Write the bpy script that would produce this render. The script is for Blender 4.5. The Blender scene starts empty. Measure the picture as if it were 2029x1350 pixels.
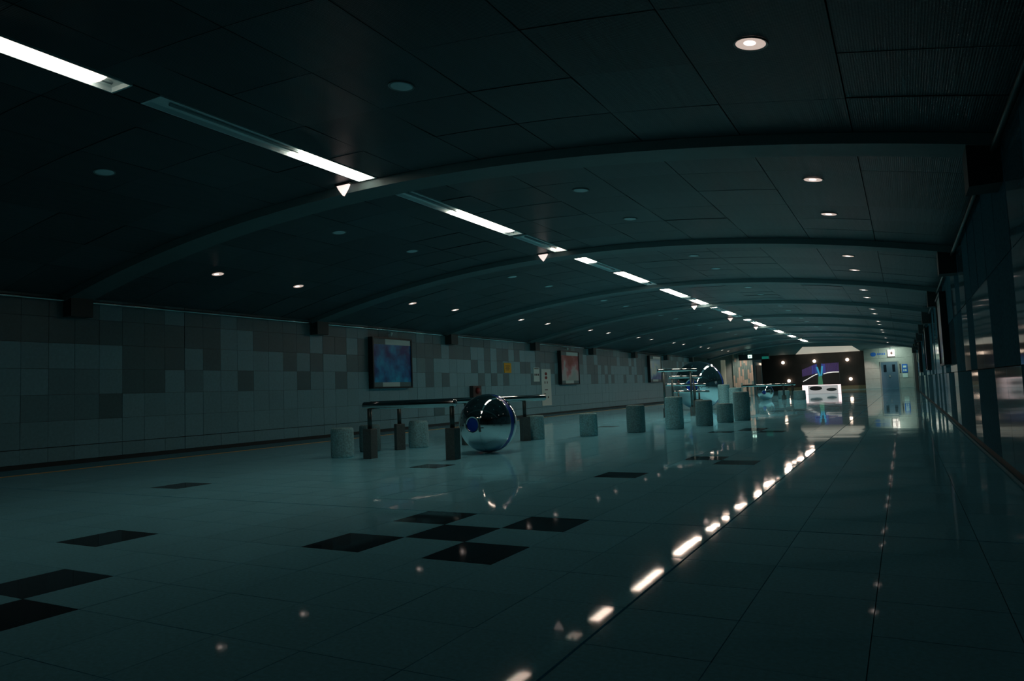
import bpy, math, random
from mathutils import Vector, Matrix
random.seed(7)
R_ = random.Random(11)
S = 0.4                      # one floor tile is 0.4 m; coordinates below are counted in tiles
sc = bpy.context.scene
COL = sc.collection

# ---------------------------------------------------------------- camera, world, exposure
cam_d = bpy.data.cameras.new('camera'); cam = bpy.data.objects.new('camera', cam_d); COL.objects.link(cam)
RX = Vector((0.87713064, 0.47874671, -0.03799241)); UX = Vector((0.06786623, -0.04524675, 0.9966679)); FX = Vector((-0.47543244, 0.87678636, 0.07217805))
CP = Vector((6.35426657, -8.31363207, 1.98654117))
m = Matrix.Identity(4)
for i in range(3):
    m[i][0] = RX[i]; m[i][1] = UX[i]; m[i][2] = -FX[i]; m[i][3] = CP[i]*S
cam.matrix_world = m
cam_d.sensor_width = 36.0; cam_d.lens = 1422.1/2029*36; cam_d.clip_start = 0.05; cam_d.clip_end = 300
sc.camera = cam
w = bpy.data.worlds.new('world'); sc.world = w; w.use_nodes = True
w.node_tree.nodes['Background'].inputs[0].default_value = (0.02, 0.05, 0.06, 1)
w.node_tree.nodes['Background'].inputs[1].default_value = 0.05
sc.view_settings.view_transform = 'Standard'; sc.view_settings.look = 'None'
sc.view_settings.gamma = 1.0; sc.view_settings.use_curve_mapping = False
sc.view_settings.exposure = 0.0
sc.cycles.max_bounces = 8; sc.cycles.glossy_bounces = 5; sc.cycles.diffuse_bounces = 5
sc.cycles.sample_clamp_indirect = 4.0; sc.cycles.blur_glossy = 0.3
sc.cycles.use_denoising = True
K_TUBE = 12.5

# ---------------------------------------------------------------- materials
def mat(name, col, rough=0.5, metal=0.0, spec=0.5, emit=None, es=0.0, noise=None, bump=None, vary=0.0, coat=0.0):
    """noise=(scale, amount) mottles the colour; bump=(scale, strength, kind); vary = per-object brightness change"""
    M = bpy.data.materials.new(name); M.use_nodes = True
    nt = M.node_tree; b = nt.nodes['Principled BSDF']
    b.inputs['Base Color'].default_value = (*col, 1); b.inputs['Roughness'].default_value = rough
    b.inputs['Metallic'].default_value = metal; b.inputs['Specular IOR Level'].default_value = spec
    b.inputs['Coat Weight'].default_value = coat; b.inputs['Coat Roughness'].default_value = 0.04
    if emit:
        b.inputs['Emission Color'].default_value = (*emit, 1); b.inputs['Emission Strength'].default_value = es
    tc = nt.nodes.new('ShaderNodeTexCoord')
    out = None
    if noise:
        n = nt.nodes.new('ShaderNodeTexNoise'); n.inputs['Scale'].default_value = noise[0]; n.inputs['Detail'].default_value = 4
        nt.links.new(tc.outputs['Object'], n.inputs['Vector'])
        mr = nt.nodes.new('ShaderNodeMapRange'); mr.inputs[1].default_value = 0.3; mr.inputs[2].default_value = 0.7
        mr.inputs[3].default_value = 1-noise[1]; mr.inputs[4].default_value = 1+noise[1]
        nt.links.new(n.outputs['Fac'], mr.inputs[0]); out = mr.outputs[0]
    if vary:
        oi = nt.nodes.new('ShaderNodeObjectInfo'); mv = nt.nodes.new('ShaderNodeMapRange')
        mv.inputs[3].default_value = 1-vary; mv.inputs[4].default_value = 1+vary
        nt.links.new(oi.outputs['Random'], mv.inputs[0])
        if out is None: out = mv.outputs[0]
        else:
            mm = nt.nodes.new('ShaderNodeMath'); mm.operation = 'MULTIPLY'
            nt.links.new(out, mm.inputs[0]); nt.links.new(mv.outputs[0], mm.inputs[1]); out = mm.outputs[0]
    if out is not None:
        vm = nt.nodes.new('ShaderNodeVectorMath'); vm.operation = 'SCALE'; vm.inputs[0].default_value = col
        nt.links.new(out, vm.inputs['Scale']); nt.links.new(vm.outputs[0], b.inputs['Base Color'])
    if bump:
        if bump[2] == 'noise':
            t = nt.nodes.new('ShaderNodeTexNoise'); t.inputs['Scale'].default_value = bump[0]; t.inputs['Detail'].default_value = 3; o = t.outputs['Fac']
        else:
            t = nt.nodes.new('ShaderNodeTexVoronoi'); t.inputs['Scale'].default_value = bump[0]; t.inputs['Randomness'].default_value = 0.0; o = t.outputs['Distance']
        nt.links.new(tc.outputs['Object'], t.inputs['Vector'])
        bp = nt.nodes.new('ShaderNodeBump'); bp.inputs['Strength'].default_value = bump[1]; bp.inputs['Distance'].default_value = 0.01
        nt.links.new(o, bp.inputs['Height']); nt.links.new(bp.outputs[0], b.inputs['Normal'])
    return M
M = {}
M['floor_light'] = mat('polished pale terrazzo', (0.21, 0.74, 0.93), 0.035, spec=0.03, noise=(60, 0.10), vary=0.05, bump=(1.6, 0.012, 'noise'))
M['floor_dark'] = mat('polished dark granite', (0.02, 0.05, 0.07), 0.045, spec=0.04, noise=(80, 0.3), vary=0.1, bump=(1.6, 0.012, 'noise'))
M['joint'] = mat('dark joint', (0.02, 0.05, 0.055), 0.7)
M['joint_soft'] = mat('grey joint', (0.08, 0.30, 0.36), 0.7)
M['yellow_line'] = mat('yellow floor tile', (0.95, 0.62, 0.08), 0.35, noise=(20, 0.15))
M['wall_light'] = mat('light wall tile', (0.19, 0.46, 0.53), 0.35, noise=(25, 0.08), vary=0.07)
M['wall_mid'] = mat('middle wall tile', (0.14, 0.34, 0.39), 0.35, noise=(25, 0.08), vary=0.07)
M['wall_dark'] = mat('dark wall tile', (0.085, 0.21, 0.235), 0.35, noise=(25, 0.08), vary=0.07)
M['slab_matt'] = mat('honed dark wall slab', (0.045, 0.14, 0.18), 0.6, spec=0.0, noise=(40, 0.2), vary=0.1)
M['slab'] = mat('polished dark wall slab', (0.04, 0.12, 0.155), 0.06, spec=0.02, noise=(40, 0.2), vary=0.1)
M['ceil'] = mat('ribbed ceiling panel', (0.062, 0.098, 0.11), 0.33, spec=0.14, bump=(70, 0.35, 'dots'), vary=0.2)
M['ceil_back'] = mat('ceiling void', (0.01, 0.015, 0.015), 0.9)
M['rib'] = mat('painted ceiling rib', (0.095, 0.165, 0.175), 0.5, noise=(8, 0.05))
M['corbel'] = mat('dark bracket', (0.035, 0.06, 0.06), 0.5)
M['trough'] = mat('white enamelled reflector', (0.72, 0.92, 0.95), 0.35)
M['tube_off'] = mat('unlit lamp tube', (0.25, 0.36, 0.38), 0.25)
M['tube_on'] = mat('lit fluorescent diffuser', (0.9, 0.85, 0.82), 0.4, emit=(1.0, 0.74, 0.60), es=K_TUBE)
for _n, _k in (('tube_near', 0.45), ('tube_dim', 0.2), ('tube_mid', 1.45), ('tube_far', 2.8)): M[_n] = mat('lit fluorescent diffuser', (0.9, 0.85, 0.82), 0.4, emit=(1.0, 0.74, 0.60), es=K_TUBE*_k)
M['down_off'] = mat('unlit downlight glass', (0.62, 0.88, 0.92), 0.3)
M['down_bowl'] = mat('lit downlight bowl', (0.8, 0.75, 0.7), 0.3, emit=(1.0, 0.78, 0.68), es=0.55)
M['down_bulb'] = mat('lit downlight bulb', (0.9, 0.8, 0.75), 0.3, emit=(1.0, 0.8, 0.72), es=3.5)
M['down_rim'] = mat('downlight rim', (0.2, 0.3, 0.3), 0.4)
M['chrome'] = mat('polished chrome', (0.80, 0.84, 0.85), 0.03, metal=1.0)
M['chrome_soft'] = mat('stainless rail', (0.62, 0.70, 0.70), 0.10, metal=1.0)
M['blue'] = mat('deep blue enamel', (0.003, 0.07, 0.50), 0.3, coat=0.3)
M['sleeve'] = mat('brown grey stone sleeve', (0.075, 0.115, 0.115), 0.6, noise=(60, 0.25))
M['post'] = mat('dark steel post', (0.05, 0.085, 0.085), 0.4, metal=0.6)
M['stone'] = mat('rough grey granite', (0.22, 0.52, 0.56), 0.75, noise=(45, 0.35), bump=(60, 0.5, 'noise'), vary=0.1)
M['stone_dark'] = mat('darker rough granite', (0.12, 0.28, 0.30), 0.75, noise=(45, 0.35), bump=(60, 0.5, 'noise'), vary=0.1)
M['frame'] = mat('dark poster frame', (0.03, 0.05, 0.055), 0.3, metal=0.5)
M['poster_white'] = mat('poster white band', (0.6, 0.88, 0.86), 0.3, coat=0.5)
M['sign_white'] = mat('white notice', (0.65, 0.90, 0.86), 0.5)
M['sign_yellow'] = mat('yellow notice', (0.80, 0.48, 0.02), 0.5)
M['ink'] = mat('black print', (0.015, 0.02, 0.02), 0.5)
M['ink_red'] = mat('dark red print', (0.18, 0.012, 0.012), 0.5)
M['box_dark'] = mat('dark metal box', (0.05, 0.045, 0.042), 0.5)
M['box_red'] = mat('red lens', (0.22, 0.025, 0.02), 0.3)
M['trim'] = mat('glossy metal cornice', (0.6, 0.7, 0.7), 0.05, metal=1.0)
M['lobby_wall'] = mat('pale lobby stone', (0.36, 0.43, 0.40), 0.45, noise=(6, 0.06))
M['lobby_tile_a'] = mat('beige mosaic tile', (0.62, 0.52, 0.42), 0.4, vary=0.12)
M['lobby_tile_b'] = mat('green grey mosaic tile', (0.22, 0.34, 0.32), 0.4, vary=0.15)
M['lobby_ceil'] = mat('lobby ceiling', (0.11, 0.20, 0.20), 0.6)
M['void'] = mat('dark lobby wall', (0.03, 0.026, 0.024), 0.5, noise=(2, 0.2))
M['kerb'] = mat('brown plinth', (0.20, 0.17, 0.10), 0.5)
M['coffer'] = mat('backlit ceiling panel', (0.6, 0.6, 0.5), 0.5, emit=(1.0, 0.90, 0.74), es=0.34)
M['globe'] = mat('glowing reflection globe', (0.9, 0.85, 0.8), 0.3, emit=(1.0, 0.76, 0.58), es=6.0)  # emission stands for lamps mirrored in the dark far wall
M['door'] = mat('blue grey steel door', (0.075, 0.15, 0.22), 0.4)
M['door_frame'] = mat('steel door frame', (0.25, 0.30, 0.30), 0.4)
M['glass_dark'] = mat('dark window glass', (0.012, 0.02, 0.03), 0.1)
M['blue_sign'] = mat('blue sign', (0.02, 0.14, 0.50), 0.4, emit=(0.02, 0.14, 0.5), es=0.08)
M['white_lit'] = mat('lit white sign', (0.8, 0.75, 0.72), 0.4, emit=(1.0, 0.82, 0.76), es=0.8)
M['green_lit'] = mat('lit green white sign', (0.7, 0.9, 0.8), 0.4, emit=(0.62, 1.0, 0.84), es=2.2)
M['green_dim'] = mat('green sign panel', (0.02, 0.30, 0.24), 0.4, emit=(0.01, 0.24, 0.17), es=0.3)
M['board'] = mat('dark hanging sign board', (0.02, 0.045, 0.05), 0.4)
M['scr_back'] = mat('black screen mesh', (0.012, 0.012, 0.014), 0.3)
M['scr_violet'] = mat('violet screen pixels', (0.02, 0.02, 0.05), 0.4, emit=(0.12, 0.065, 0.28), es=0.32)
M['scr_blue'] = mat('blue screen pixels', (0.02, 0.02, 0.05), 0.4, emit=(0.03, 0.10, 0.55), es=0.5)
M['scr_cyan'] = mat('cyan screen pixels', (0.02, 0.05, 0.05), 0.4, emit=(0.03, 0.34, 0.55), es=0.7)
M['scr_green'] = mat('green screen pixels', (0.02, 0.05, 0.05), 0.4, emit=(0.05, 0.25, 0.12), es=0.5)
M['scr_line'] = mat('white screen stroke', (0.5, 0.5, 0.5), 0.4, emit=(0.85, 0.85, 0.80), es=0.8)
M['scr_pink'] = mat('pink white light box', (0.8, 0.7, 0.7), 0.4, emit=(1.0, 0.74, 0.74), es=1.5)
M['scr_grey'] = mat('grey glowing panel', (0.4, 0.42, 0.42), 0.3, emit=(0.50, 0.50, 0.50), es=0.5)
M['lit_bar'] = mat('column with painted light', (0.55, 0.60, 0.48), 0.5, emit=(0.6, 0.62, 0.45), es=0.12)  # weak emission stands in for the light falling on the column

def poster_mat(name, stops, scale, es=0.0, bands=None):
    Mt = bpy.data.materials.new(name); Mt.use_nodes = True; nt = Mt.node_tree; b = nt.nodes['Principled BSDF']
    tc = nt.nodes.new('ShaderNodeTexCoord'); n = nt.nodes.new('ShaderNodeTexNoise'); n.inputs['Scale'].default_value = scale; n.inputs['Detail'].default_value = 5
    nt.links.new(tc.outputs['Object'], n.inputs['Vector'])
    fac = n.outputs['Fac']
    if bands:
        sp = nt.nodes.new('ShaderNodeSeparateXYZ'); nt.links.new(tc.outputs['Object'], sp.inputs[0])
        mr = nt.nodes.new('ShaderNodeMapRange'); mr.inputs[1].default_value = bands[0]; mr.inputs[2].default_value = bands[1]; mr.inputs[3].default_value = -0.25; mr.inputs[4].default_value = 0.25
        nt.links.new(sp.outputs['Z'], mr.inputs[0])
        ad = nt.nodes.new('ShaderNodeMath'); ad.operation = 'ADD'; nt.links.new(fac, ad.inputs[0]); nt.links.new(mr.outputs[0], ad.inputs[1]); fac = ad.outputs[0]
    r = nt.nodes.new('ShaderNodeValToRGB'); nt.links.new(fac, r.inputs[0])
    el = r.color_ramp.elements
    while len(el) < len(stops): el.new(0.5)
    for e, (p, c) in zip(el, stops): e.position = p; e.color = (*c, 1)
    nt.links.new(r.outputs[0], b.inputs['Base Color']); b.inputs['Roughness'].default_value = 0.3; b.inputs['Coat Weight'].default_value = 0.35; b.inputs['Coat Roughness'].default_value = 0.02
    return Mt
M['print_blue'] = poster_mat('blue abstract print', [(0.36, (0.0, 0.06, 0.25)), (0.5, (0.0, 0.26, 0.62)), (0.68, (0.01, 0.62, 0.90))], 2.6)
M['print_red'] = poster_mat('red and grey print', [(0.25, (0.42, 0.62, 0.60)), (0.45, (0.62, 0.64, 0.66)), (0.55, (0.55, 0.25, 0.28)), (0.75, (0.34, 0.07, 0.06))], 2.0, bands=(2.6*S, 5.0*S))
M['print_pale'] = poster_mat('pale blue and white print', [(0.3, (0.05, 0.14, 0.5)), (0.48, (0.3, 0.6, 0.8)), (0.6, (0.8, 0.9, 0.8)), (0.8, (0.6, 0.8, 0.95))], 1.8, bands=(2.6*S, 5.0*S))

# ---------------------------------------------------------------- mesh helpers (all take tile units)
def mesh(name, vs, fs, mats, parent=None, mi=None, smooth=False):
    me = bpy.data.meshes.new(name)
    me.from_pydata([(v[0]*S, v[1]*S, v[2]*S) for v in vs], [], fs)
    if not isinstance(mats, (list, tuple)): mats = [mats]
    for q in mats: me.materials.append(M[q] if isinstance(q, str) else q)
    if mi: me.polygons.foreach_set('material_index', mi)
    if smooth: me.polygons.foreach_set('use_smooth', [True]*len(me.polygons))
    me.update()
    o = bpy.data.objects.new(name, me); COL.objects.link(o)
    if parent is not None: o.parent = parent
    return o
def boxv(x0, x1, y0, y1, z0, z1):
    return [(x0,y0,z0),(x1,y0,z0),(x1,y1,z0),(x0,y1,z0),(x0,y0,z1),(x1,y0,z1),(x1,y1,z1),(x0,y1,z1)]
BF = [(0,3,2,1),(4,5,6,7),(0,1,5,4),(1,2,6,5),(2,3,7,6),(3,0,4,7)]
def box(name, x0, x1, y0, y1, z0, z1, m_, parent=None):
    return mesh(name, boxv(x0,x1,y0,y1,z0,z1), BF, m_, parent)
class Bag:
    def __init__(s): s.v = []; s.f = []; s.m = []
    def add(s, vs, fs, mi=0):
        n = len(s.v); s.v += vs; s.f += [tuple(i+n for i in f) for f in fs]; s.m += [mi]*len(fs)
    def box(s, *a, mi=0): s.add(boxv(*a), BF, mi)
    def build(s, name, mats, parent=None, smooth=False): return mesh(name, s.v, s.f, mats, parent, s.m, smooth)
def lathe(prof, n=32, c=(0,0,0)):
    """prof: (radius, z) from bottom to top, closed on the axis"""
    vs, fs = [], []
    for (r, z) in prof:
        for k in range(n):
            a = 2*math.pi*k/n; vs.append((c[0]+r*math.cos(a), c[1]+r*math.sin(a), c[2]+z))
    for i in range(len(prof)-1):
        for k in range(n):
            k2 = (k+1) % n; fs.append((i*n+k, i*n+k2, (i+1)*n+k2, (i+1)*n+k))
    fs.append(tuple(range(n))[::-1]); fs.append(tuple((len(prof)-1)*n+k for k in range(n)))
    return vs, fs
def tube(p0, p1, r, n=20, cap=0.5):
    """round bar from p0 to p1 with softly rounded ends"""
    a, b = Vector(p0), Vector(p1); d = (b-a); L = d.length; d.normalize()
    u = d.orthogonal().normalized(); v = d.cross(u)
    rings = [(0, r*0.55), (r*0.12, r*0.82), (r*0.4, r), (L-r*0.4, r), (L-r*0.12, r*0.82), (L, r*0.55)] if cap else [(0, r), (L, r)]
    vs, fs = [], []
    for (t, rr) in rings:
        for k in range(n):
            an = 2*math.pi*k/n; q = a + d*t + (u*math.cos(an)+v*math.sin(an))*rr; vs.append(tuple(q))
    for i in range(len(rings)-1):
        for k in range(n):
            k2 = (k+1) % n; fs.append((i*n+k, i*n+k2, (i+1)*n+k2, (i+1)*n+k))
    fs.append(tuple(range(n))[::-1]); fs.append(tuple((len(rings)-1)*n+k for k in range(n)))
    return vs, fs
def thing(name, label, cat, loc, group=None):
    o = bpy.data.objects.new(name, None); COL.objects.link(o); o.location = [c*S for c in loc]
    o.empty_display_size = 0.1
    o['label'] = label; o['category'] = cat
    if group: o['group'] = group
    return o
def tag(o, label, cat, group=None):
    o['label'] = label; o['category'] = cat
    if group: o['group'] = group
    return o
def struct(o, label=None, cat=None):
    o['kind'] = 'structure'
    if label: o['label'] = label
    if cat: o['category'] = cat
    return o
def copy_part(o, parent, loc=None):
    c = o.copy(); COL.objects.link(c); c.parent = parent
    if loc is not None: c.location = [q*S for q in loc]
    return c
ORD = ['first','second','third','fourth','fifth','sixth','seventh','eighth','ninth','tenth','eleventh','twelfth','thirteenth','fourteenth','fifteenth','sixteenth','seventeenth','eighteenth']

def seen(p):
    """pixel area measure of a piece at p: nearness, or 0 when it is outside the picture"""
    d = Vector(p)-CP; z = d.dot(FX)
    if z < 1: return 0
    x = d.dot(RX)/z*1422+1014.5; y = 675-d.dot(UX)/z*1422
    if x < -90 or x > 2120 or y < -90 or y > 1440: return 0
    return 1/z
def area_seen(p, n):
    d = Vector(p)-CP; s = seen(p)
    return s*s*abs(d.normalized().dot(Vector(n)))

XL, XR, XC = -20.2, 8.1, -5.85
def arch(x): return 7.8-1.7*((x-XC)/14.2)**2
Y0, Y1 = -14.0, 105.9       # corridor; the lobby lies beyond
YB = 158.0

# ---------------------------------------------------------------- floor
floor = struct(box('floor', -32, 12, Y0-0.2, YB+0.5, -0.6, -0.02, 'joint_soft'), 'polished pale floor of square tiles with scattered dark ones', 'floor')
dark = {(0,0),(-1,-1),(-1,1),(1,1),(1,-1), (-5,-2),(-3,-4),(-2,-5),(-4,-5),(-4,-3),(-10,3),(-6,8),(0,7),(1,11),(2,10),
        (-1,22),(0,23),(1,22),(3,11),(2,12),(0,24),(-12,15),(-5,30),(-3,38),(2,34),(-2,44),(-1,45),(0,44),(-8,27),(3,52),(-3,58),(1,63),(-6,70),(0,78)}
dark -= {(-4,-5),(-4,-3),(3,11),(2,12)}
tiles = []
for i in range(-21, 9):
    for j in range(-13, 158):
        if j > 60 and i < -21: continue
        tiles.append((area_seen((i+.5, j+.5, 0), (0,0,1)), i, j))
for i in range(-32, -21):
    for j in range(96, 158): tiles.append((0, i, j))
tiles.sort(reverse=True)
def tilev(i, j, rr):
    g = 0.004
    gx0 = 0.013 if i == 4 else g; gx1 = 0.013 if i == 3 else g
    gy0 = 0.016 if j in (2, 22, 42, -18) else g; gy1 = 0.016 if j in (1, 21, 41) else g
    ax, ay = rr.uniform(-1, 1)*0.0016, rr.uniform(-1, 1)*0.0016
    x0, x1, y0, y1 = i+gx0, i+1-gx1, j+gy0, j+1-gy1
    x1 = min(x1, XR-0.0) if j < Y1 else x1
    v = boxv(x0, x1, y0, y1, -0.05, 0)
    for k in range(4, 8):
        q = v[k]; v[k] = (q[0], q[1], ax*(q[0]-i-.5)+ay*(q[1]-j-.5))
    return v
TF = BF[1:]
rest = Bag()
for n, (a, i, j) in enumerate(tiles):
    if i >= 8 and j < 106: 
        if i > 8: continue
    d = (i, j) in dark
    if n < 300:
        mesh('tile', tilev(i, j, R_), TF, 'floor_dark' if d else 'floor_light', floor)
    else:
        rest.add(tilev(i, j, R_), TF, 1 if d else 0)
o = rest.build('tile_field', ['floor_light', 'floor_dark'], floor); o['kind'] = 'stuff'
yl = struct(box('trim_1', -18.0, -17.78, Y0, 95, 0.0, 0.006, 'yellow_line', None), 'thin yellow guide line on the floor beside the left wall', 'floor line')

# ---------------------------------------------------------------- left wall of square tiles
wl = struct(box('wall_left', XL-0.8, XL-0.09, Y0, 95.5, -0.02, 6.35, 'joint'), 'left wall of grey square tiles, pale and dark mixed', 'wall')
cw = 0.914; y_ref = 11.65
spec_cols = {0:'LM DM', }
pat = {(-5,2):'m',(-5,1):'m',(-4,2):'l',(-4,1):'d',(-3,2):'d',(-2,2):'d',(-1,2):'l',(-1,3):'d',(-2,3):'d',(-6,1):'m',(-6,2):'m',(-7,1):'m',(-3,3):'d',
 (0,3):'l',(0,2):'m',(0,4):'d',(1,3):'d',(1,2):'l',(2,3):'l',(2,2):'l',(3,4):'l',(3,3):'l',(3,2):'d',(4,4):'d',(4,3):'l',(4,2):'l',(5,4):'d',(5,3):'l',
 (6,3):'d',(6,2):'l',(7,3):'l',(7,2):'d',(8,4):'l',(8,3):'d',(8,2):'l',(9,4):'d',(9,3):'l',(9,2):'l',(10,4):'d',(10,3):'l',(10,2):'d',(11,4):'l',(11,3):'d',(11,2):'l',(12,4):'d',(12,2):'l',
 (18,3):'m',(19,3):'d',(20,3):'l',(21,3):'l',(21,4):'l',(20,4):'d',(21,2):'d',(22,3):'l',(23,3):'l',(24,3):'l',(25,3):'d',(26,3):'l',(27,3):'d',(26,2):'d',(25,2):'l',(28,3):'l',(28,4):'l'}
wt = []
for c in range(-28, 92):
    ya = y_ref+c*cw; yb = ya+cw
    if ya < Y0: continue
    yb = min(yb, 95.5)
    if yb-ya < 0.1: continue
    for r in range(-1, 6):
        za, zb = (0.16, 0.66) if r == -1 else (0.66+0.93*r - (0.0), 0.66+0.93*(r+1))
        if r == -1: za = 0.16
        zb = min(zb, 6.1)
        # rows 0..5 start at 0.66: row index 2,3,4 carry the mosaic seen between the rib brackets
        k = pat.get((c, r))
        if k is None:
            u = R_.random()
            if r <= 1: k = 'l'
            elif r == 2: k = 'l' if u < 0.72 else 'd'
            elif r == 3: k = 'l' if u < 0.55 else ('d' if u < 0.85 else 'm')
            elif r == 4: k = 'l' if u < 0.25 else 'd'
            else: k = 'm' if u < 0.4 else 'd'
        wt.append((area_seen((XL, (ya+yb)/2, (za+zb)/2), (1,0,0)), ya, yb, za, zb, k))
wt.sort(reverse=True)
rest = Bag(); gi = {'l':0,'m':1,'d':2}; gm = ['wall_light','wall_mid','wall_dark']
for n, (a, ya, yb, za, zb, k) in enumerate(wt):
    g = 0.005; pr = R_.uniform(0, 0.012)
    big = abs(((ya-y_ref)/cw) % 9) < 0.01 or abs(((ya-y_ref)/cw) % 9-9) < 0.01
    v = boxv(XL-0.1, XL+pr-0.012, ya+(0.022 if big else g), yb-g, za+(0.02 if abs(za-0.66) < 0.01 else g), zb-g)
    if n < 300: mesh('tile', v, BF, gm[gi[k]], wl)
    else: rest.add(v, BF, gi[k])
o = rest.build('tile_field', gm, wl); o['kind'] = 'stuff'
struct(box('baseboard_left', XL-0.1, XL-0.04, Y0, 95.5, -0.01, 0.15, 'joint'), 'recessed black baseboard under the left wall tiles', 'baseboard')
b = Bag(); b.add(*tube((XL+0.10, Y0+0.5, 5.93), (XL+0.10, 95, 5.93), 0.055, 14))
struct(b.build('trim_2', 'trim', None, smooth=True), 'slim shiny cornice rod along the top of the left wall', 'trim')

# ---------------------------------------------------------------- right wall of polished slabs
wr = struct(box('wall_right', XR+0.1, XR+0.9, Y0, YB, -0.02, 8.3, 'joint'), 'right wall of dark polished stone slabs', 'wall')
zs = [0.15, 2.12, 4.1, 6.1]
for c in range(int((Y1-Y0)/2.045)+1):
    ya = Y0+2.045*c; yb = min(ya+2.045, Y1)
    if yb-ya < .2: continue
    for r in range(3):
        v = boxv(XR, XR+0.12, ya+.012, yb-.012, zs[r]+.01, zs[r+1]-.01)
        t1, t2 = R_.uniform(-.0035, .0035), R_.uniform(-.0035, .0035)
        for k in (0, 3, 4, 7):
            q = v[k]; v[k] = (XR+0.01+t1*(1 if q[1] > (ya+yb)/2 else -1)+t2*(1 if q[2] > (zs[r]+1) else -1), q[1], q[2])
        mesh('slab', v, BF, 'slab' if R_.random() < 0.33 else 'slab_matt', wr)
struct(box('baseboard_right', XR+0.05, XR+0.1, Y0, Y1, -0.01, 0.14, 'joint'), 'black baseboard under the right wall slabs', 'baseboard')
b = Bag(); b.add(*tube((XR-0.10, Y0+0.5, 5.93), (XR-0.10, Y1-1, 5.93), 0.055, 14))
struct(b.build('trim_3', 'post', None, smooth=True), 'slim shiny cornice rod along the top of the right wall', 'trim')
struct(box('wall_back', XL-1, XR+1, Y0-0.5, Y0, -0.02, 8.2, 'slab'), 'wall behind the viewer closing the hall', 'wall')

# ---------------------------------------------------------------- ceiling: shell, panels, ribs
b = Bag(); N = 28
xs = [XL-0.5+(XR-XL+1.0)*k/N for k in range(N+1)]
vs = [(x, y, (arch(x)+0.33+dz)) for dz in (0, 0.4) for y in (Y0-.3, Y1) for x in xs]
n1 = N+1; fs = []
for k in range(N):
    fs.append((k, k+1, n1+k+1, n1+k)); fs.append((2*n1+k, 3*n1+k, 3*n1+k+1, 2*n1+k+1))
    fs.append((n1+k, n1+k+1, 3*n1+k+1, 3*n1+k)); fs.append((k, 2*n1+k, 2*n1+k+1, k+1))
b.add(vs, fs)
ceil = struct(b.build('ceiling', 'ceil_back'), 'dark vaulted ceiling of large ribbed metal panels between arched ribs', 'ceiling')
PITCH = 12.35; RIB0 = 6.55; RW = 0.95; RD = 0.19
edges = [0.34, 1.42, 3.47, 5.52, 7.57, 9.62, 11.67, 14.3]
ribs_y = [RIB0+PITCH*k for k in range(-2, 9)]
pans = []
for k in range(-2, 8):
    ya = RIB0+PITCH*k+RW; yb = RIB0+PITCH*(k+1)-0.05
    for r in range(6):
        p0 = ya+(yb-ya)*r/6; p1 = ya+(yb-ya)*(r+1)/6
        for e in range(7):
            for sg in (-1, 1):
                a_, b_ = XC+sg*edges[e], XC+sg*edges[e+1]
                a_, b_ = min(a_, b_), max(a_, b_)
                a_ = max(a_, XL+.0); b_ = min(b_, XR-.0)
                pans.append((area_seen(((a_+b_)/2, (p0+p1)/2, arch((a_+b_)/2)), (0,0,1)), a_, b_, p0, p1))
pans.sort(reverse=True)
def panv(x0, x1, y0, y1):
    g = 0.010; x0 += g; x1 -= g; y0 += 0.006; y1 -= 0.006
    t = R_.uniform(-1, 1)*0.010; t2 = R_.uniform(-1, 1)*0.003
    xm = (x0+x1)/2; v = []
    for dz in (0, 0.06):
        for y in (y0, y1):
            for x in (x0, xm, x1):
                v.append((x, y, arch(x)+dz+t*(1 if y == y0 else -1)+t2*(x-xm)))
    f = [(0,3,4,1),(1,4,5,2),(6,7,10,9),(7,8,11,10),(0,1,7,6),(1,2,8,7),(3,9,10,4),(4,10,11,5),(0,6,9,3),(2,5,11,8)]
    return v, f
rest = Bag()
for n, (a, x0, x1, y0, y1) in enumerate(pans):
    v, f = panv(x0, x1, y0, y1)
    if n < 300: mesh('panel', v, f, 'ceil', ceil)
    else: rest.add(v, f)
o = rest.build('panel_field', ['ceil'], ceil); o['kind'] = 'stuff'
for k, y in enumerate(ribs_y):
    if y > Y1: continue
    rb = Bag(); N = 40; xs = [XL+(XR-XL)*q/N for q in range(N+1)]; n1 = N+1
    vs = [(x, yy, arch(x)+dz) for (yy, dz) in ((y-0.05, 0.3), (y-0.05, -0.01), (y+0.05, -RD), (y+RW, -RD), (y+RW, 0.3)) for x in xs]
    fs = []
    for q in range(N):
        for s_ in range(5):
            t_ = (s_+1) % 5; fs.append((s_*n1+q, t_*n1+q, t_*n1+q+1, s_*n1+q+1))
    fs.append((0, n1, 2*n1, 3*n1, 4*n1)); fs.append((N, 4*n1+N, 3*n1+N, 2*n1+N, n1+N))
    rb.add(vs, fs)
    rb.build('rib', 'rib', ceil)
    for sx in (0, 1):
        x0, x1 = (XL-.02, XL+0.5) if sx == 0 else (XR-0.5, XR+.02)
        if sx == 0 and y > 95: continue
        br = box('bracket', x0, x1, y+0.1, y+RW-0.05, 5.33, 6.12, 'corbel', ceil)
# fascia closing the vault towards the lobby, above the last rib
b = Bag(); N = 24
xs = [XL-0.5+(XR-XL+1.0)*k/N for k in range(N+1)]
vs = [(x, y, z) for y in (Y1, Y1+0.5) for z in (0, 1) for x in xs]; vs = []
for y in (Y1+0.01, Y1+0.5):
    for top in (0, 1):
        for x in xs: vs.append((x, y, 8.5 if top else arch(x)-0.1))
n1 = N+1; fs = []
for k in range(N):
    fs.append((k, k+1, n1+k+1, n1+k)); fs.append((2*n1+k, 3*n1+k, 3*n1+k+1, 2*n1+k+1)); fs.append((k, 2*n1+k, 2*n1+k+1, k+1))
b.add(vs, fs); struct(b.build('trim_4', 'rib'), 'arched fascia where the vault meets the lobby', 'trim')

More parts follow.
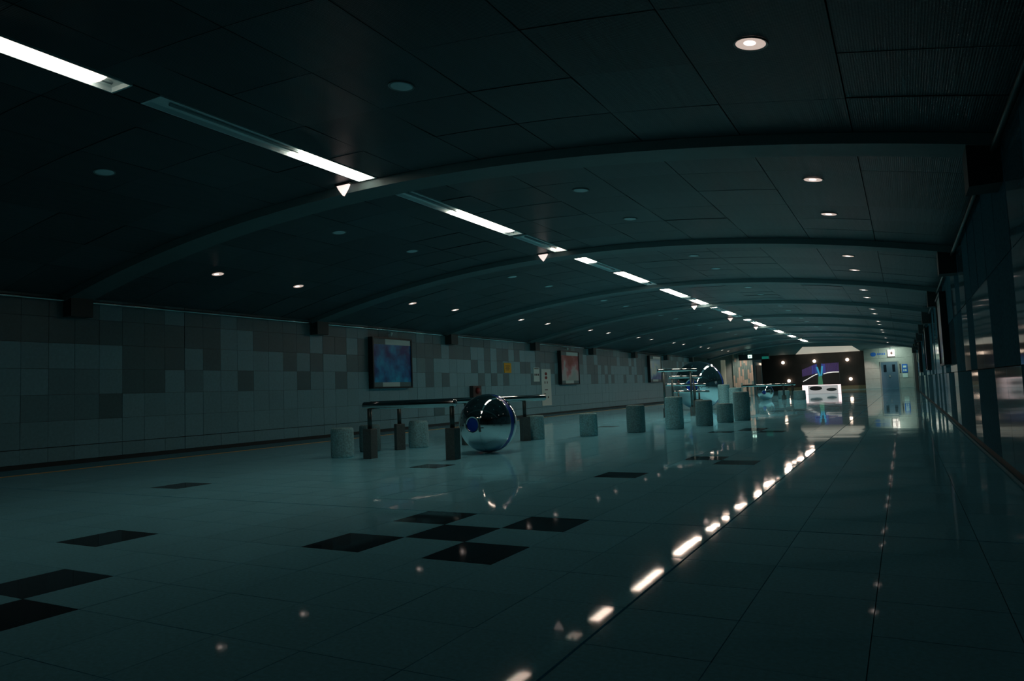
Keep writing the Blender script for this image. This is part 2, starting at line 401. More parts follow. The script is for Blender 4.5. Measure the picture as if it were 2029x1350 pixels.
# ---------------------------------------------------------------- spine of fluorescent troughs
fixtures = [(-4.75, -0.4, -2.75, -0.82), (0.15, 6.6, 3.96, 6.5), (7.55, 14.85, 10.8, 14.34), (15.13, 19.1, 18.3, 19.05), (19.9, 25.3, 20.0, 22.3), (25.6, 31.3, 25.8, 30.0),
            (32.3, 38.6, 33.0, 38.1), (39.0, 43.7, 41.0, 43.6), (44.7, 49.6, 45.0, 46.6), (49.9, 56.0, 50.0, 53.4), (57.0, 62.0, 57.2, 60.2), (62.3, 68.2, 63.6, 68.0),
            (69.4, 74.6, 69.6, 71.0), (75.0, 80.8, 77.5, 80.7), (81.8, 87.0, 82.0, 84.6), (87.3, 93.0, 87.6, 91.6), (94.1, 99.0, 94.3, 98.0), (99.3, 105.3, 100.4, 104.6)]
def clip_bay(f):
    ya, yb, la, lb = f
    mid = (ya+yb)/2; k = math.floor((mid-RIB0)/PITCH)
    lo, hi = RIB0+PITCH*k+RW+0.03, RIB0+PITCH*(k+1)-0.09
    return (max(ya, lo), min(yb, hi), max(la, lo+.03), min(lb, hi-.03))
fixtures = [clip_bay(f) for f in fixtures]
for n, (ya, yb, la, lb) in enumerate(fixtures):
    t = thing('trough_light', 'ceiling trough light on the centre line, %s from the camera, partly lit' % (ORD[n] if n < 18 else 'last'), 'ceiling light', (XC, ya, 7.8), 'trough lights along the middle of the vault')
    t.location = (0, 0, 0); hw = 0.27; zt = 7.79
    b = Bag()
    b.box(XC-hw-.03, XC-hw, ya, yb, zt, zt+.12); b.box(XC+hw, XC+hw+.03, ya, yb, zt, zt+.12)
    b.box(XC-hw, XC+hw, ya, yb, zt+.09, zt+.12); b.box(XC-hw, XC+hw, ya, ya+.04, zt, zt+.12); b.box(XC-hw, XC+hw, yb-.04, yb, zt, zt+.12)
    b.build('reflector', 'trough', t)
    b = Bag(); b.add(*tube((XC, ya+.4, zt+.055), (XC, yb-.2, zt+.055), 0.035, 10)); b.build('lamp_tube', 'tube_off', t, smooth=True)
    # lit diffuser: shallow curved cover
    vs, fs = [], []; K = 8
    for y in (la, lb):
        for q in range(K+1):
            a = math.pi*q/K; vs.append((XC-0.235*math.cos(a), y, zt+0.06-0.05*math.sin(a)))
    for q in range(K): fs.append((q, q+K+1, q+K+2, q+1))
    fs.append(tuple(range(K+1))); fs.append(tuple(range(2*K+1, K, -1)))
    mesh('lit_diffuser', vs, fs, ['tube_near', 'tube_on', 'tube_on', 'tube_dim', 'tube_mid', 'tube_mid'][n] if n < 6 else 'tube_far', t)

# dark gap strips between the troughs
b = Bag(); b.box(XC-0.33, XC+0.33, Y0, Y1, 8.02, 8.08); o = b.build('spine_channel', 'ceil_back', ceil)
gaps = [(fixtures[n][1]+.02, fixtures[n+1][0]-.02) for n in range(len(fixtures)-1)]
for ga, gb in gaps:
    if any(ga < y < gb for y in ribs_y): continue
    box('filler_panel', XC-0.30, XC+0.30, ga, gb, 7.80, 7.86, 'ceil', ceil)

# ---------------------------------------------------------------- downlights
def slope(x): return math.atan(-2*1.7*(x-XC)/14.2**2)
def downlight(x, y, lit, label, group, r=0.21):
    t = thing('downlight', label, 'ceiling light', (x, y, arch(x)-0.012), group)
    t.rotation_euler = (0, -slope(x), 0)
    vs, fs = [], []; n = 28
    for (rr, z) in ((r, 0.0), (r+0.03, -0.012), (r+0.035, 0.01)):
        for k in range(n):
            a = 2*math.pi*k/n; vs.append((rr*math.cos(a), rr*math.sin(a), z))
    for i in range(2):
        for k in range(n): fs.append((i*n+k, i*n+(k+1) % n, (i+1)*n+(k+1) % n, (i+1)*n+k))
    mesh('rim', vs, fs, 'down_rim', t)
    if lit:
        prof = [(r, -0.004), (r*0.96, -0.009), (r*0.5, -0.014)]
        vs, fs = lathe([(r*0.4, -0.014), (r*0.75, -0.010), (r, -0.002)], n); mesh('bowl', vs, fs, 'down_bowl', t, smooth=True)
        vs, fs = lathe([(0.02, -0.020), (0.07, -0.018), (0.085, -0.014)], 16, (0, -0.06, 0)); mesh('bulb', vs, fs, 'down_bulb', t, smooth=True)
    else:
        vs, fs = lathe([(r*0.5, -0.014), (r*0.9, -0.010), (r, -0.002)], n); mesh('cover', vs, fs, 'down_off', t, smooth=True)
ys = []
k = -1
while True:
    y = 10.1+12.3*k; ys += [y, y+4.13]; k += 1
    if y > 100: break
ys = [y for y in ys if 0 < y < 104]
for gi_, (x, lit, nm) in enumerate([(-16.2, True, 'lit round downlight in the outer left row'), (-10.15, False, 'unlit round downlight in the inner left row'),
                                   (-1.3, False, 'unlit round downlight in the inner right row'), (4.75, True, 'lit round downlight in the outer right row')]):
    for n, y in enumerate(ys[:18]):
        yy = y*(1.0 if x < -5 else 1.012)
        if x == 4.75 and n == 0: yy = 2.16
        downlight(x, yy, lit, nm+', %s from the camera' % ORD[n], nm.replace('downlight', 'downlights'))
# small half-round emergency lamps beside the spine, under the ribs
for n, (x, y) in enumerate([(-6.58, 6.72), (-6.65, 19.1), (-6.6, 43.8), (-6.6, 56.1), (-6.6, 68.5)]):
    t = thing('emergency_lamp', 'small lit half-round lamp on a rib beside the trough lights, %s from the camera' % ORD[n], 'lamp', (x, y-0.36, 7.74), 'small half-round lamps hanging on the ribs')
    vs, fs = [], []; K = 12
    for yy in (-0.07, 0.0):
        for q in range(K+1):
            a = math.pi*q/K; vs.append((-0.21*math.cos(a), yy, -0.29*(1-abs(math.cos(a)))**0.8))
    fs = [tuple(range(K+1)), tuple(range(2*K+1, K, -1))] + [(q, q+K+1, q+K+2, q+1) for q in range(K)] + [(0, K, 2*K+1, K+1)]
    M.setdefault('emerg', mat('glowing lamp face', (0.9, 0.8, 0.78), 0.4, emit=(1.0, 0.78, 0.72), es=1.1))
    mesh('lens', vs, fs, 'emerg', t)
    mesh('mount', boxv(-0.26, 0.26, -0.09, 0.03, 0.0, 0.12), BF, 'corbel', t)

# ---------------------------------------------------------------- posters
def poster(label, x, ya, yb, za, zb, pm, group, side=1, head=0.32, foot=0.26, headmat='poster_white', footmat='poster_white', dep=0.34):
    t = thing('poster_case', label, 'poster', (0, 0, 0), group)
    xf = x+side*dep
    b = Bag(); e = 0.09
    lo, hi = min(x, xf), max(x, xf)
    b.box(lo, hi, ya, ya+e, za, zb); b.box(lo, hi, yb-e, yb, za, zb); b.box(lo, hi, ya+e, yb-e, za, za+e); b.box(lo, hi, ya+e, yb-e, zb-e, zb)
    b.build('frame', 'frame', t)
    xi = x+side*(dep-0.06)
    lo, hi = min(x+side*.02, xi), max(x+side*.02, xi)
    box('print', lo, hi, ya+e, yb-e, za+e+foot, zb-e-head, pm, t)
    box('header', lo, hi, ya+e+(yb-ya)*0.30*(headmat != 'poster_all'), yb-e, zb-e-head, zb-e, 'poster_white', t)
    box('header_side', lo, hi, ya+e, ya+e+(yb-ya)*0.30, zb-e-head, zb-e, 'wall_dark', t)
    box('footer', lo, hi, ya+e+(yb-ya)*0.22, yb-e-(yb-ya)*0.30, za+e, za+e+foot, 'poster_white', t)
    box('footer_side', lo, hi, ya+e, ya+e+(yb-ya)*0.22, za+e, za+e+foot, 'wall_dark', t)
    box('footer_side', lo, hi, yb-e-(yb-ya)*0.30, yb-e, za+e, za+e+foot, 'wall_dark', t)
    return t
gp = 'framed poster cases on the left wall'
poster('dark framed poster case with deep blue abstract print, nearest on left wall', XL, 23.5, 27.2, 2.5, 5.45, 'print_blue', gp)
poster('dark framed poster case with red and grey print beside tall white notice', XL, 48.9, 52.9, 2.5, 5.5, 'print_red', gp)
poster('dark framed poster case with pale blue and white print, farthest on left wall', XL, 74.0, 78.6, 2.55, 5.75, 'print_pale', gp)
gp = 'framed poster cases on the right wall'
for n, y in enumerate((26.3, 50.5, 75.0)):
    poster('dark framed poster case seen edge-on on the right wall, %s from the camera' % ORD[n], XR, y, y+4.0, 2.45, 5.5, 'print_pale', gp, side=-1, dep=0.24, head=0.3)
# picture lamps above the posters on the left
for n, (y, wl_) in enumerate([(25.2, 'blue'), (50.4, 'red and grey')]):
    t = thing('picture_lamp', 'tiny pale lamp above the %s poster' % wl_, 'lamp', (XL, y, 5.72))
    vs, fs = tube((0, 0, 0.05), (0.32, 0, 0.0), 0.025, 8); mesh('arm', vs, fs, 'trim', t)
    vs, fs = lathe([(0.03, -0.16), (0.09, 0.0), (0.05, 0.06)], 12, (0.34, 0, 0)); mesh('shade', vs, fs, 'sign_white', t, smooth=True)
# picture: paper signs on the left wall
def sign(name, label, y0, y1, z0, z1, mt, marks=()):
    t = thing(name, label, 'sign', (0, 0, 0))
    box('sheet', XL+0.0, XL+0.04, y0, y1, z0, z1, mt, t)
    if marks:
        b = Bag()
        for (a0, a1, c0, c1) in marks: b.box(XL+0.04, XL+0.046, y0+(y1-y0)*a0, y0+(y1-y0)*a1, z0+(z1-z0)*c0, z0+(z1-z0)*c1)
        b.build('print_marks', 'ink', t)
    return t
sign('yellow_sign', 'small yellow notice with black lines above the chrome ball', 39.2, 40.3, 3.5, 4.25, 'sign_yellow', [(.15,.8,.66,.72),(.2,.7,.52,.57),(.15,.75,.38,.43),(.2,.65,.24,.29)])
sign('white_sign', 'small white notice with a dark picture, left of the tall one', 44.1, 45.15, 2.8, 3.95, 'sign_white', [(.12,.88,.9,.95),(.12,.3,.42,.56),(.4,.6,.42,.56),(.7,.88,.42,.56)])
t = sign('tall_notice', 'tall white notice board with two dark round symbols on top', 45.5, 47.3, 0.78, 3.85, 'sign_white', [(.3,.38,.60,.66),(.55,.62,.6,.66),(.25,.35,.3,.34),(.6,.7,.2,.25),(.3,.62,.42,.44)])
b = Bag()
for z in (3.45, 3.12):
    vs, fs = [], []; n = 16
    for xx in (XL+.041, XL+.055):
        for k in range(n): vs.append((xx, 46.35+0.22*math.cos(2*math.pi*k/n), z+0.13*math.sin(2*math.pi*k/n)))
    fs = [tuple(range(n)), tuple(range(2*n-1, n-1, -1))] + [(k, k+n, (k+1) % n+n, (k+1) % n) for k in range(n)]
    b.add(vs, fs)
b.build('symbols', 'ink_red', t)
t = thing('fire_box', 'dark box with red lamp on the wall just left of the chrome ball top', 'fire alarm', (0,0,0))
box('case', XL, XL+0.3, 34.2, 35.3, 1.4, 2.55, 'box_dark', t)
vs, fs = lathe([(0.24, 0), (0.2, 0.12), (0.08, 0.18)], 16)
vs = [(XL+0.3+v[2], 34.75+v[0], 2.2+v[1]) for v in vs]; mesh('red_lamp', vs, fs, 'box_red', t, smooth=True)
tag(box('wall_hatch', XL, XL+0.03, 29.85, 31.0, 0.66, 1.2, 'wall_dark'), 'small dark square hatch low on the wall above the granite stools', 'hatch')

# ---------------------------------------------------------------- granite stools
def stool(x, y, h, label, r=0.39, mt='stone', round_=0.05, seed=0):
    rr = random.Random(seed+5); n = 36
    prof = [(r*0.94, 0), (r*0.99, 0.03), (r*1.01, h*0.2), (r, h*0.5), (r*0.985, h-round_*1.6), (r*0.95, h-round_*0.5), (r*0.86, h-0.004), (r*0.6, h)]
    vs, fs = [], []
    ph = [rr.uniform(0, 6.28) for _ in range(3)]
    for (q, z) in prof:
        for k in range(n):
            a = 2*math.pi*k/n; wob = 1+0.010*math.sin(3*a+ph[0])+0.008*math.sin(5*a+ph[1]+z)+0.006*math.sin(8*a+ph[2]+2*z)
            vs.append((q*wob*math.cos(a), q*wob*math.sin(a), z))
    for i in range(len(prof)-1):
        for k in range(n): fs.append((i*n+k, i*n+(k+1) % n, (i+1)*n+(k+1) % n, (i+1)*n+k))
    fs.append(tuple(range(n))[::-1]); fs.append(tuple((len(prof)-1)*n+k for k in range(n)))
    o = mesh('stone_stool', vs, fs, mt, None, smooth=False); o.location = (x*S, y*S, 0)
    return tag(o, label, 'stool', 'rough granite cylinder stools')
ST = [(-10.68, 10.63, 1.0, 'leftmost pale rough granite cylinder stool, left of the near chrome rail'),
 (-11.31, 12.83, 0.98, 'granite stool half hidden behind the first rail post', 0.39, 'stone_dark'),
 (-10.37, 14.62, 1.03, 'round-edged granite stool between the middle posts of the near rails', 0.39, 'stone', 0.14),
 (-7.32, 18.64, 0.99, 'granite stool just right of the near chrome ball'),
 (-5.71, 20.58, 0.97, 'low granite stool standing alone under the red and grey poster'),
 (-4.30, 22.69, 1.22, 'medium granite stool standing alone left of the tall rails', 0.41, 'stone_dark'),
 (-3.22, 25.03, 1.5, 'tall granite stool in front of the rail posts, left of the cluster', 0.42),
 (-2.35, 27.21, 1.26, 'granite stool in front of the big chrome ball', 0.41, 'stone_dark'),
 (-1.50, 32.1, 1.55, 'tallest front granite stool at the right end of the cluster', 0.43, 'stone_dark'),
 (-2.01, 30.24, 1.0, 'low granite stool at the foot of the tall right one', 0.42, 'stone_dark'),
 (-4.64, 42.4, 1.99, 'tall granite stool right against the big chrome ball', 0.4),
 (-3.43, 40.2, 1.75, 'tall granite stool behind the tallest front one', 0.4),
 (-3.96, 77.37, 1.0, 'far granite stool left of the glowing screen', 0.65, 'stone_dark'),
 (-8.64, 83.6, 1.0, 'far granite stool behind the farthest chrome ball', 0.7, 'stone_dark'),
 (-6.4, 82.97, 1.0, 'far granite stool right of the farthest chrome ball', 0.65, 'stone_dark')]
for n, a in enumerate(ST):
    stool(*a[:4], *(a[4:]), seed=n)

# ---------------------------------------------------------------- chrome balls with blue band and blue eye
def ball(x, y, r, label):
    t = thing('chrome_ball', label, 'sculpture', (x, y, 0), 'chrome balls with a blue band')
    v = Vector((CP.x+6.07-6.07-x, CP.y-y, 0)).normalized()     # horizontal direction the eye faces, before turning
    base = Vector((6.35+6.07, -8.31-12.75, 0)).normalized()
    ang = -math.radians(33); ax = Vector((base.x*math.cos(ang)-base.y*math.sin(ang), base.x*math.sin(ang)+base.y*math.cos(ang), 0))
    side = Vector((0, 0, 1)).cross(ax)
    def pt(th, ph, rr):   # th: angle from the axis
        d = ax*math.cos(th)+(side*math.cos(ph)+Vector((0,0,1))*math.sin(ph))*math.sin(th)
        return tuple(d*rr+Vector((0,0,r)))
    n = 72
    eye = math.radians(13.5); bw = math.radians(6.5)
    def shell(name, ths, rs, mt, close0=False, close1=False):
        vs, fs = [], []
        for th, rr in zip(ths, rs):
            for k in range(n): vs.append(pt(th, 2*math.pi*k/n, rr))
        for i in range(len(ths)-1):
            for k in range(n): fs.append((i*n+k, (i+1)*n+k, (i+1)*n+(k+1) % n, i*n+(k+1) % n))
        if close0: fs.append(tuple(range(n)))
        if close1: fs.append(tuple((len(ths)-1)*n+k for k in range(n))[::-1])
        return mesh(name, vs, fs, mt, t, smooth=True)
    A = 26
    a0, a1 = eye, math.pi/2-bw
    ths = [a0+(a1-a0)*i/A for i in range(A+1)]
    shell('front_shell', [a0]+ths+[a1], [r*0.97]+[r]*(A+1)+[r*0.97], 'chrome')
    a0, a1 = math.pi/2+bw, math.pi-eye
    ths = [a0+(a1-a0)*i/A for i in range(A+1)]
    shell('back_shell', [a0]+ths+[a1], [r*0.97]+[r]*(A+1)+[r*0.97], 'chrome')
    shell('blue_band', [math.pi/2-bw*1.0, math.pi/2, math.pi/2+bw*1.0], [r*0.985]*3, 'blue')
    # blue recessed discs where the axis leaves the ball
    for s_, nm in ((0, 'blue_eye'), (1, 'blue_eye')):
        vs, fs = [], []
        rad = r*math.sin(eye); 
        for (rr, dd) in ((rad, 0.965), (rad*0.96, 0.90), (rad*0.5, 0.89)):
            for k in range(n):
                ph = 2*math.pi*k/n; sg = 1 if s_ == 0 else -1
                vs.append(tuple(ax*(r*dd*sg)+(side*math.cos(ph)+Vector((0,0,1))*math.sin(ph))*rr+Vector((0,0,r))))
        for i in range(2):
            for k in range(n): fs.append((i*n+k, (i+1)*n+k, (i+1)*n+(k+1) % n, i*n+(k+1) % n))
        fs.append(tuple(2*n+k for k in range(n)))
        mesh(nm, vs, fs, 'blue', t)
    return t
ball(-6.09, 12.72, 0.985, 'chrome ball with blue band and blue eye between the near rails')
ball(-8.47, 50.94, 1.99, 'biggest chrome ball with blue band behind the tall rails and stools')
ball(-7.79, 78.77, 0.90, 'farthest small chrome ball under the far rail')

# ---------------------------------------------------------------- rails
def rail(label, p0, p1, r, posts, group='chrome lean rails on posts', sleeve_h=0.97, sw=0.33, pr=0.075):
    t = thing('lean_rail', label, 'rail', (posts[0][0], posts[0][1], 0), group); t.location = (0, 0, 0)
    vs, fs = tube(p0, p1, r, 28); mesh('rail_tube', vs, fs, 'chrome_soft', t, smooth=True)
    d = (Vector(p1)-Vector(p0)); 
    for (x, y) in posts:
        k = ((x-p0[0])*d.x+(y-p0[1])*d.y)/(d.x*d.x+d.y*d.y); zt = p0[2]+d.z*k - r*0.8
        vs, fs = tube((x, y, sleeve_h-0.02), (x, y, zt), pr, 16, 0); mesh('post', vs, fs, 'post', t, smooth=True)
        h = sw/2
        a = math.atan2(d.y, d.x); c, s = math.cos(a), math.sin(a)
        vs = []
        for z, q in ((0, h), (sleeve_h-0.03, h), (sleeve_h, h*0.93)):
            for (dx, dy) in ((-q,-q),(q,-q),(q,q),(-q,q)): vs.append((x+dx*c-dy*s, y+dx*s+dy*c, z))
        fs = [(3,2,1,0),(8,9,10,11)]+[(i*4+k_, i*4+(k_+1) % 4, (i+1)*4+(k_+1) % 4, (i+1)*4+k_) for i in range(2) for k_ in range(4)]
        mesh('post_sleeve', vs, fs, 'sleeve', t)
    return t
rail('nearest thick chrome rail on two posts, left of the near ball', (-9.45, 10.32, 1.73), (-5.82, 10.36, 1.73), 0.125, [(-9.2, 10.32), (-5.98, 10.36)])
rail('long thick chrome rail on three posts, running behind the near ball', (-11.1, 12.6, 1.73), (-6.77, 18.6, 1.73), 0.125, [(-10.43, 13.5), (-8.85, 15.72), (-7.35, 17.8)])
rail('tallest thin dark rail in front of the big ball', (-7.46, 36.57, 3.02), (-5.65, 39.27, 3.02), 0.10, [(-7.2, 36.95), (-5.95, 38.8)], sleeve_h=0.6, sw=0.2, pr=0.07)
rail('second highest thin dark rail in front of the big ball', (-7.44, 38.9, 2.6), (-5.89, 41.46, 2.56), 0.09, [(-7.3, 39.15), (-6.3, 40.8)], pr=0.065)
rail('third highest thin dark rail in front of the big ball', (-8.21, 40.81, 2.1), (-6.17, 43.63, 2.02), 0.09, [(-7.9, 41.25), (-6.75, 42.85)], pr=0.065)
rail('lowest thin dark rail in front of the big ball', (-8.34, 43.06, 1.58), (-6.46, 45.8, 1.5), 0.09, [(-8.1, 43.4), (-7.0, 45.0)], pr=0.065)
rail('far chrome rail passing over the farthest ball', (-9.55, 74.33, 1.72), (-4.63, 79.6, 1.70), 0.13, [(-9.05, 74.9), (-5.75, 78.4), (-4.9, 79.3)], sleeve_h=0.5, sw=0.35, pr=0.12)

# ---------------------------------------------------------------- lobby beyond the vault
struct(box('wall_far', -32, XR+0.1, YB, YB+0.5, 0, 8.4, 'void'), 'dark wall at the far end of the lobby', 'wall')
struct(box('trim_5', -16, -0.35, YB-0.35, YB, 0, 0.75, 'kerb'), 'low brown plinth along the foot of the dark far wall', 'plinth')
struct(box('ceiling_lobby', -32, XR+0.1, Y1+0.4, YB+0.3, 7.9, 8.4, 'lobby_ceil'), 'flat lobby ceiling', 'ceiling')
struct(mesh('trim_6', [(-8.6, 124, 7.86), (-1.3, 131, 7.86), (-1.3, 157.9, 7.86), (-13.9, 157.9, 7.86), (-8.6, 124, 7.9), (-1.3, 131, 7.9), (-1.3, 157.9, 7.9), (-13.9, 157.9, 7.9)], BF, 'coffer'), 'pale lit panel in the lobby ceiling', 'ceiling panel')
struct(box('wall_left_passage', -32, XL-0.8, 95.0, 95.5, 0, 8.4, 'lobby_wall'))
struct(box('wall_lobby_left', -32.4, -32, 95, YB, 0, 8.4, 'lobby_wall'))
struct(box('wall_passage', -32, -19.3, 119.0, 119.5, 0, 7.9, 'lobby_wall'), 'grey wall behind the big chrome ball', 'wall')
struct(box('ceiling_passage', -32.4, XL+0.2, 95, Y1+0.4, 7.5, 8.4, 'lobby_ceil'))
# mosaic pier
pier = struct(box('wall_pier', -19.3, -16.0, 118.2, 127, 0, 7.9, 'joint_soft'), 'pier clad in upright beige and green mosaic tiles', 'wall')
rr = random.Random(3)
for cx in range(11):
    x0 = -19.3+0.3*cx; z = 0.05-rr.random()*0.6
    while z < 7.9:
        h = rr.choice((0.75, 1.2, 1.6)); z0, z1 = max(z, 0.02), min(z+h, 7.9)
        if z1-z0 > 0.1:
            pa = 0.86 if z0 < 1.8 else (0.55 if z0 < 4.2 else 0.25)
            box('tile', x0+.012, x0+.288, 118.1+rr.uniform(0, .03), 118.22, z0+.012, z1-.012, 'lobby_tile_a' if rr.random() < pa else 'lobby_tile_b', pier)
        z += h
t = thing('kiosk', 'dark booth recess on the side of the mosaic pier', 'booth', (0, 0, 0))
box('frame', -16.0, -15.85, 119.2, 125.6, 0, 5.6, 'door_frame', t); box('panel', -15.85, -15.75, 120.0, 125.0, 0.1, 5.0, 'board', t); box('light_panel', -15.85, -15.72, 120.0, 125.0, 5.05, 5.5, 'poster_white', t)
tag(box('column', -20.75, -20.1, 115.6, 116.2, 0, 6.1, 'lit_bar'), 'narrow column with its light put into the colour, beyond the big chrome ball', 'column')
# right block with the steel door
wb = struct(box('wall_right_block', -0.33, XR+0.1, 150.0, 151.0, 0, 7.9, 'lobby_wall'), 'pale wall block at the right of the lobby', 'wall')
struct(box('wall_block_side', -0.33, 0.1, 151.0, YB, 0, 7.9, 'lobby_wall'))
for z0, z1 in ((0.02, 1.95), (1.98, 3.95), (3.98, 5.9), (5.93, 7.88)):
    for x0, x1 in ((-0.33, 2.3), (2.33, 5.6), (5.63, 8.05)):
        if z0 < 4 and x0 == 2.33: continue
        box('slab', x0, x1, 149.9, 150.0, z0, z1, 'lobby_wall', wb)
dr = struct(box('door_1', 2.56, 5.44, 149.75, 149.95, 0.0, 5.12, 'door'), 'blue grey double steel door in the pale lobby wall', 'door')
box('window_pane', 3.0, 3.5, 149.7, 149.75, 3.2, 4.6, 'glass_dark', dr); box('window_pane', 4.5, 5.0, 149.7, 149.75, 3.2, 4.6, 'glass_dark', dr)
b = Bag(); b.box(2.4, 2.56, 149.7, 149.98, 0, 5.28); b.box(5.44, 5.6, 149.7, 149.98, 0, 5.28); b.box(2.56, 5.44, 149.7, 149.98, 5.12, 5.28); b.build('door_frame', 'door_frame', dr)
box('handle', 3.9, 4.1, 149.6, 149.75, 2.2, 2.6, 'door_frame', dr)
# signs of the right block
t = thing('arrow_sign', 'lit white square sign with dark mark above the steel door', 'sign', (0, 0, 0))
box('panel', 3.9, 5.1, 149.2, 149.5, 6.2, 7.5, 'white_lit', t); box('mark', 4.35, 4.75, 149.15, 149.2, 6.7, 6.95, 'ink_red', t); box('mark', 4.5, 4.62, 149.15, 149.2, 6.5, 7.15, 'ink_red', t); box('bracket', 4.4, 4.6, 149.25, 149.45, 7.5, 7.9, 'frame', t)
t = thing('round_blue_sign', 'round blue emblem on the pale wall left of the lit white sign', 'sign', (0, 0, 0))
vs, fs = lathe([(0.5, 0), (0.5, 0.08)], 24); mesh('disc', [(1.35+v[0], 149.9-v[2], 6.75+v[1]*0.8) for v in vs], [f[::-1] for f in fs], 'blue_sign', t)
b = Bag()
for q in range(5): b.box(2.05+0.3*q, 2.22+0.3*q, 149.86, 149.9, 6.55, 6.95)
b.build('lettering', 'blue_sign', t)
t = thing('notice_panel', 'blue and white notice right of the steel door', 'sign', (0, 0, 0))
box('blue_part', 6.15, 7.1, 149.8, 149.9, 2.95, 4.6, 'blue_sign', t); box('white_part', 6.2, 7.05, 149.8, 149.9, 2.0, 2.8, 'sign_white', t)
b = Bag(); b.box(6.35, 6.9, 149.75, 149.8, 3.9, 4.3); b.box(6.35, 6.55, 149.75, 149.8, 3.2, 3.6); b.box(6.65, 6.9, 149.75, 149.8, 3.2, 3.6); b.build('symbols', 'sign_white', t)
t = thing('intercom', 'slim dark intercom between the steel door and the blue notice', 'intercom', (0, 0, 0))
box('case', 5.75, 5.95, 149.75, 149.9, 3.0, 4.7, 'box_dark', t)
# hanging direction sign
t = thing('hanging_sign', 'dark hanging direction sign with bright green white exit square', 'sign', (0, 0, 0))
box('board', -16.45, -11.85, 108.9, 109.2, 5.65, 6.55, 'board', t)
box('exit_square', -15.0, -14.4, 108.85, 108.9, 5.95, 6.45, 'green_lit', t)
b = Bag(); b.box(-14.80, -14.62, 108.82, 108.85, 6.05, 6.28); b.box(-14.74, -14.66, 108.82, 108.85, 6.3, 6.38); b.build('exit_figure', 'green_dim', t)
box('green_end', -12.9, -11.9, 108.84, 108.9, 5.7, 6.1, 'green_dim', t)
b = Bag(); b.box(-15.9, -15.85, 109, 109.05, 6.55, 7.9); b.box(-12.4, -12.35, 109, 109.05, 6.55, 7.9); b.build('hanger', 'frame', t)
# glowing globes added in place of lamp reflections in the dark wall
for n, (x, z, lb) in enumerate([(-16.57, 6.22, 'left globe imitating a lamp reflection, upper row on the dark far wall'), (-10.22, 6.21, 'middle globe imitating a lamp reflection, upper row on the dark far wall'), (-3.82, 6.18, 'right globe imitating a lamp reflection, upper row on the dark far wall'),
                              (-15.57, 2.21, 'lower globe imitating a lamp reflection in the dark far wall, left of the screen'), (-3.41, 2.13, 'lower globe imitating a lamp reflection in the dark far wall, right of the screen')]):
    t = thing('reflection_globe', lb, 'lamp', (x, YB-0.5, z), 'globes imitating lamp reflections in the dark far wall')
    vs, fs = [], []
    prof = [(0.02, -0.32)]+[(0.33*math.cos(a), 0.33*math.sin(a)) for a in [math.radians(q) for q in range(-75, 90, 15)]]
    vs, fs = lathe(prof, 20); mesh('globe', vs, fs, 'globe', t, smooth=True)
    box('wall_arm', -0.08, 0.08, 0.2, 0.5, -0.08, 0.08, 'frame', t)
# ceiling spots on the passage
# glowing display
t = thing('display_screen', 'standing display with violet wings, blue V and glowing white base', 'screen', (0, 0, 0))
Yd = 110.0
box('screen_back', -7.35, -2.1, Yd, Yd+0.25, 1.38, 4.65, 'scr_back', t)
def lerp(a, b_, k): return a+(b_-a)*k
def stripes(x0, x1, zt0, zt1, zb0, zb1, n, mt, name):
    b = Bag()
    for q in range(n):
        xa = lerp(x0, x1, (q+0.18)/n); xb = lerp(x0, x1, (q+0.82)/n); k = (q+.5)/n
        b.box(xa, xb, Yd-0.03, Yd, lerp(zb0, zb1, k), lerp(zt0, zt1, k))
    b.build(name, mt, t)
stripes(-7.33, -5.35, 3.75, 4.55, 2.7, 3.1, 16, 'scr_violet', 'violet_wing')
stripes(-4.35, -2.12, 4.55, 4.62, 3.1, 3.2, 18, 'scr_violet', 'violet_wing')
stripes(-5.9, -5.15, 4.3, 4.58, 3.0, 3.2, 5, 'scr_blue', 'blue_edge')
stripes(-4.55, -4.0, 4.58, 4.5, 3.1, 3.1, 4, 'scr_blue', 'blue_edge')
def poly(name, pts_, mt):
    n = len(pts_); vs = [(x, Yd-0.05, z) for x, z in pts_]+[(x, Yd-0.02, z) for x, z in pts_]
    fs = [tuple(range(n)), tuple(range(2*n-1, n-1, -1))]+[(k, k+n, (k+1) % n+n, (k+1) % n) for k in range(n)]
    mesh(name, vs, fs, mt, t)
poly('cyan_stroke', [(-5.3, 4.1), (-5.05, 4.1), (-4.72, 2.75), (-4.95, 2.6)], 'scr_cyan')
poly('cyan_stroke', [(-4.55, 4.2), (-4.3, 4.2), (-4.5, 2.7), (-4.75, 2.75)], 'scr_cyan')
poly('green_stroke', [(-5.05, 2.7), (-4.55, 2.7), (-4.45, 1.42), (-5.15, 1.42)], 'scr_green')
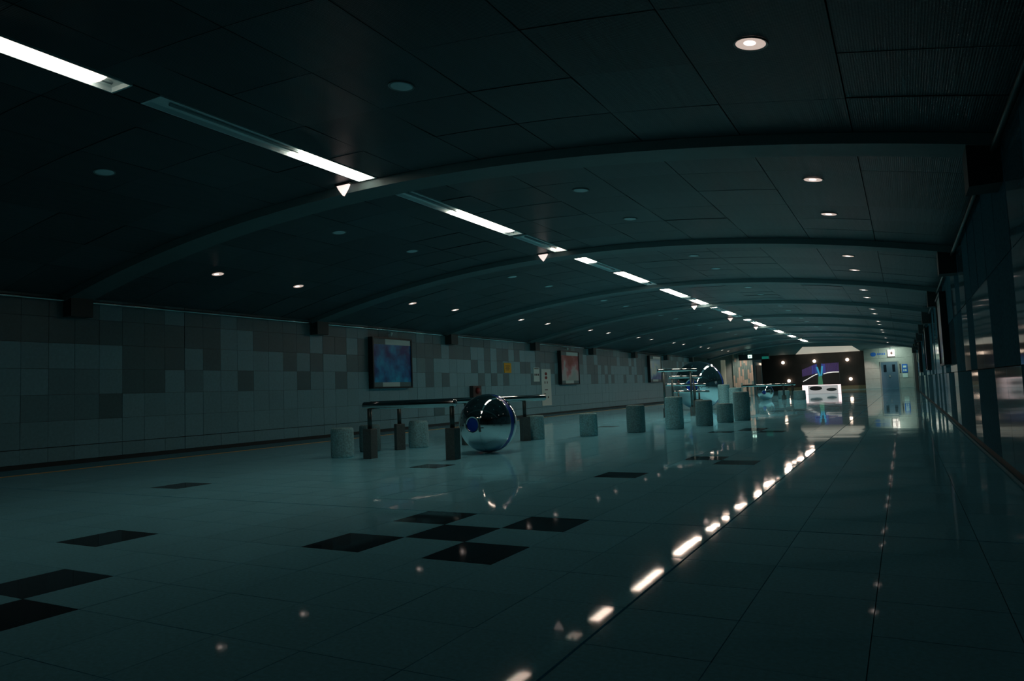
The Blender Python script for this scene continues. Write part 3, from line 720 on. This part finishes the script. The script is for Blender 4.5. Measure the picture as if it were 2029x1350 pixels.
def arc(pts_, w_):
    b = Bag(); 
    for (a, c) in zip(pts_[:-1], pts_[1:]):
        b.add([(a[0], Yd-.07, a[1]-w_), (c[0], Yd-.07, c[1]-w_), (c[0], Yd-.07, c[1]+w_), (a[0], Yd-.07, a[1]+w_)], [(0,1,2,3)])
        b.add([(a[0], Yd-.03, a[1]-w_), (c[0], Yd-.03, c[1]-w_), (c[0], Yd-.03, c[1]+w_), (a[0], Yd-.03, a[1]+w_)], [(3,2,1,0)])
        b.add([(a[0], Yd-.07, a[1]-w_), (a[0], Yd-.03, a[1]-w_), (c[0], Yd-.03, c[1]-w_), (c[0], Yd-.07, c[1]-w_)], [(3,2,1,0)])
    b.build('white_curve', 'scr_line', t)
arc([(-7.25, 1.95), (-6.6, 2.3), (-6.0, 2.65), (-5.4, 2.95), (-5.15, 3.02)], 0.06)
arc([(-4.3, 3.0), (-3.7, 3.15), (-3.0, 3.22), (-2.15, 3.2)], 0.07)
box('light_base', -7.35, -2.05, Yd-0.3, Yd+0.3, 0.02, 1.36, 'scr_grey', t)
box('pink_end', -7.4, -6.6, Yd-0.34, Yd-0.3, 0.02, 1.36, 'scr_pink', t); box('pink_end', -2.4, -2.0, Yd-0.34, Yd-0.3, 0.02, 1.36, 'scr_pink', t); box('pink_edge', -6.6, -2.4, Yd-0.34, Yd-0.3, 1.28, 1.36, 'scr_pink', t)
vs, fs = lathe([(0.9, 0), (0.8, 0.04)], 28); mesh('dark_oval', [(-5.5+v[0], Yd-0.31-v[2], 0.85+v[1]*0.36) for v in vs], [f[::-1] for f in fs], 'scr_back', t)
mesh('dark_oval', [(-3.3+v[0]*0.8, Yd-0.31-v[2], 0.62+v[1]*0.28) for v in vs], [f[::-1] for f in fs], 'board', t)

# ---------------------------------------------------------------- lobby lamps that light the pier and the block
def spot(name, loc, tgt, power, col, ang, blend=0.6, rad=0.06):
    l = bpy.data.lights.new(name, 'SPOT'); l.energy = power; l.color = col; l.spot_size = math.radians(ang); l.spot_blend = blend; l.shadow_soft_size = rad
    o = bpy.data.objects.new(name, l); COL.objects.link(o); o.location = [c*S for c in loc]
    o.rotation_euler = (Vector(tgt)-Vector(loc)).to_track_quat('-Z', 'Y').to_euler(); return o
spot('pier_spot', (-17.2, 113.5, 7.7), (-17.6, 118, 2.2), 150, (1.0, 0.80, 0.68), 75)
spot('block_spot', (1.2, 143.0, 7.7), (-0.2, 150, 1.5), 200, (1.0, 0.66, 0.58), 50)
spot('block_spot', (5.0, 145.0, 7.7), (5.0, 150, 4.6), 140, (0.85, 1.0, 0.85), 120, 1.0)
print('objects', len(bpy.data.objects))
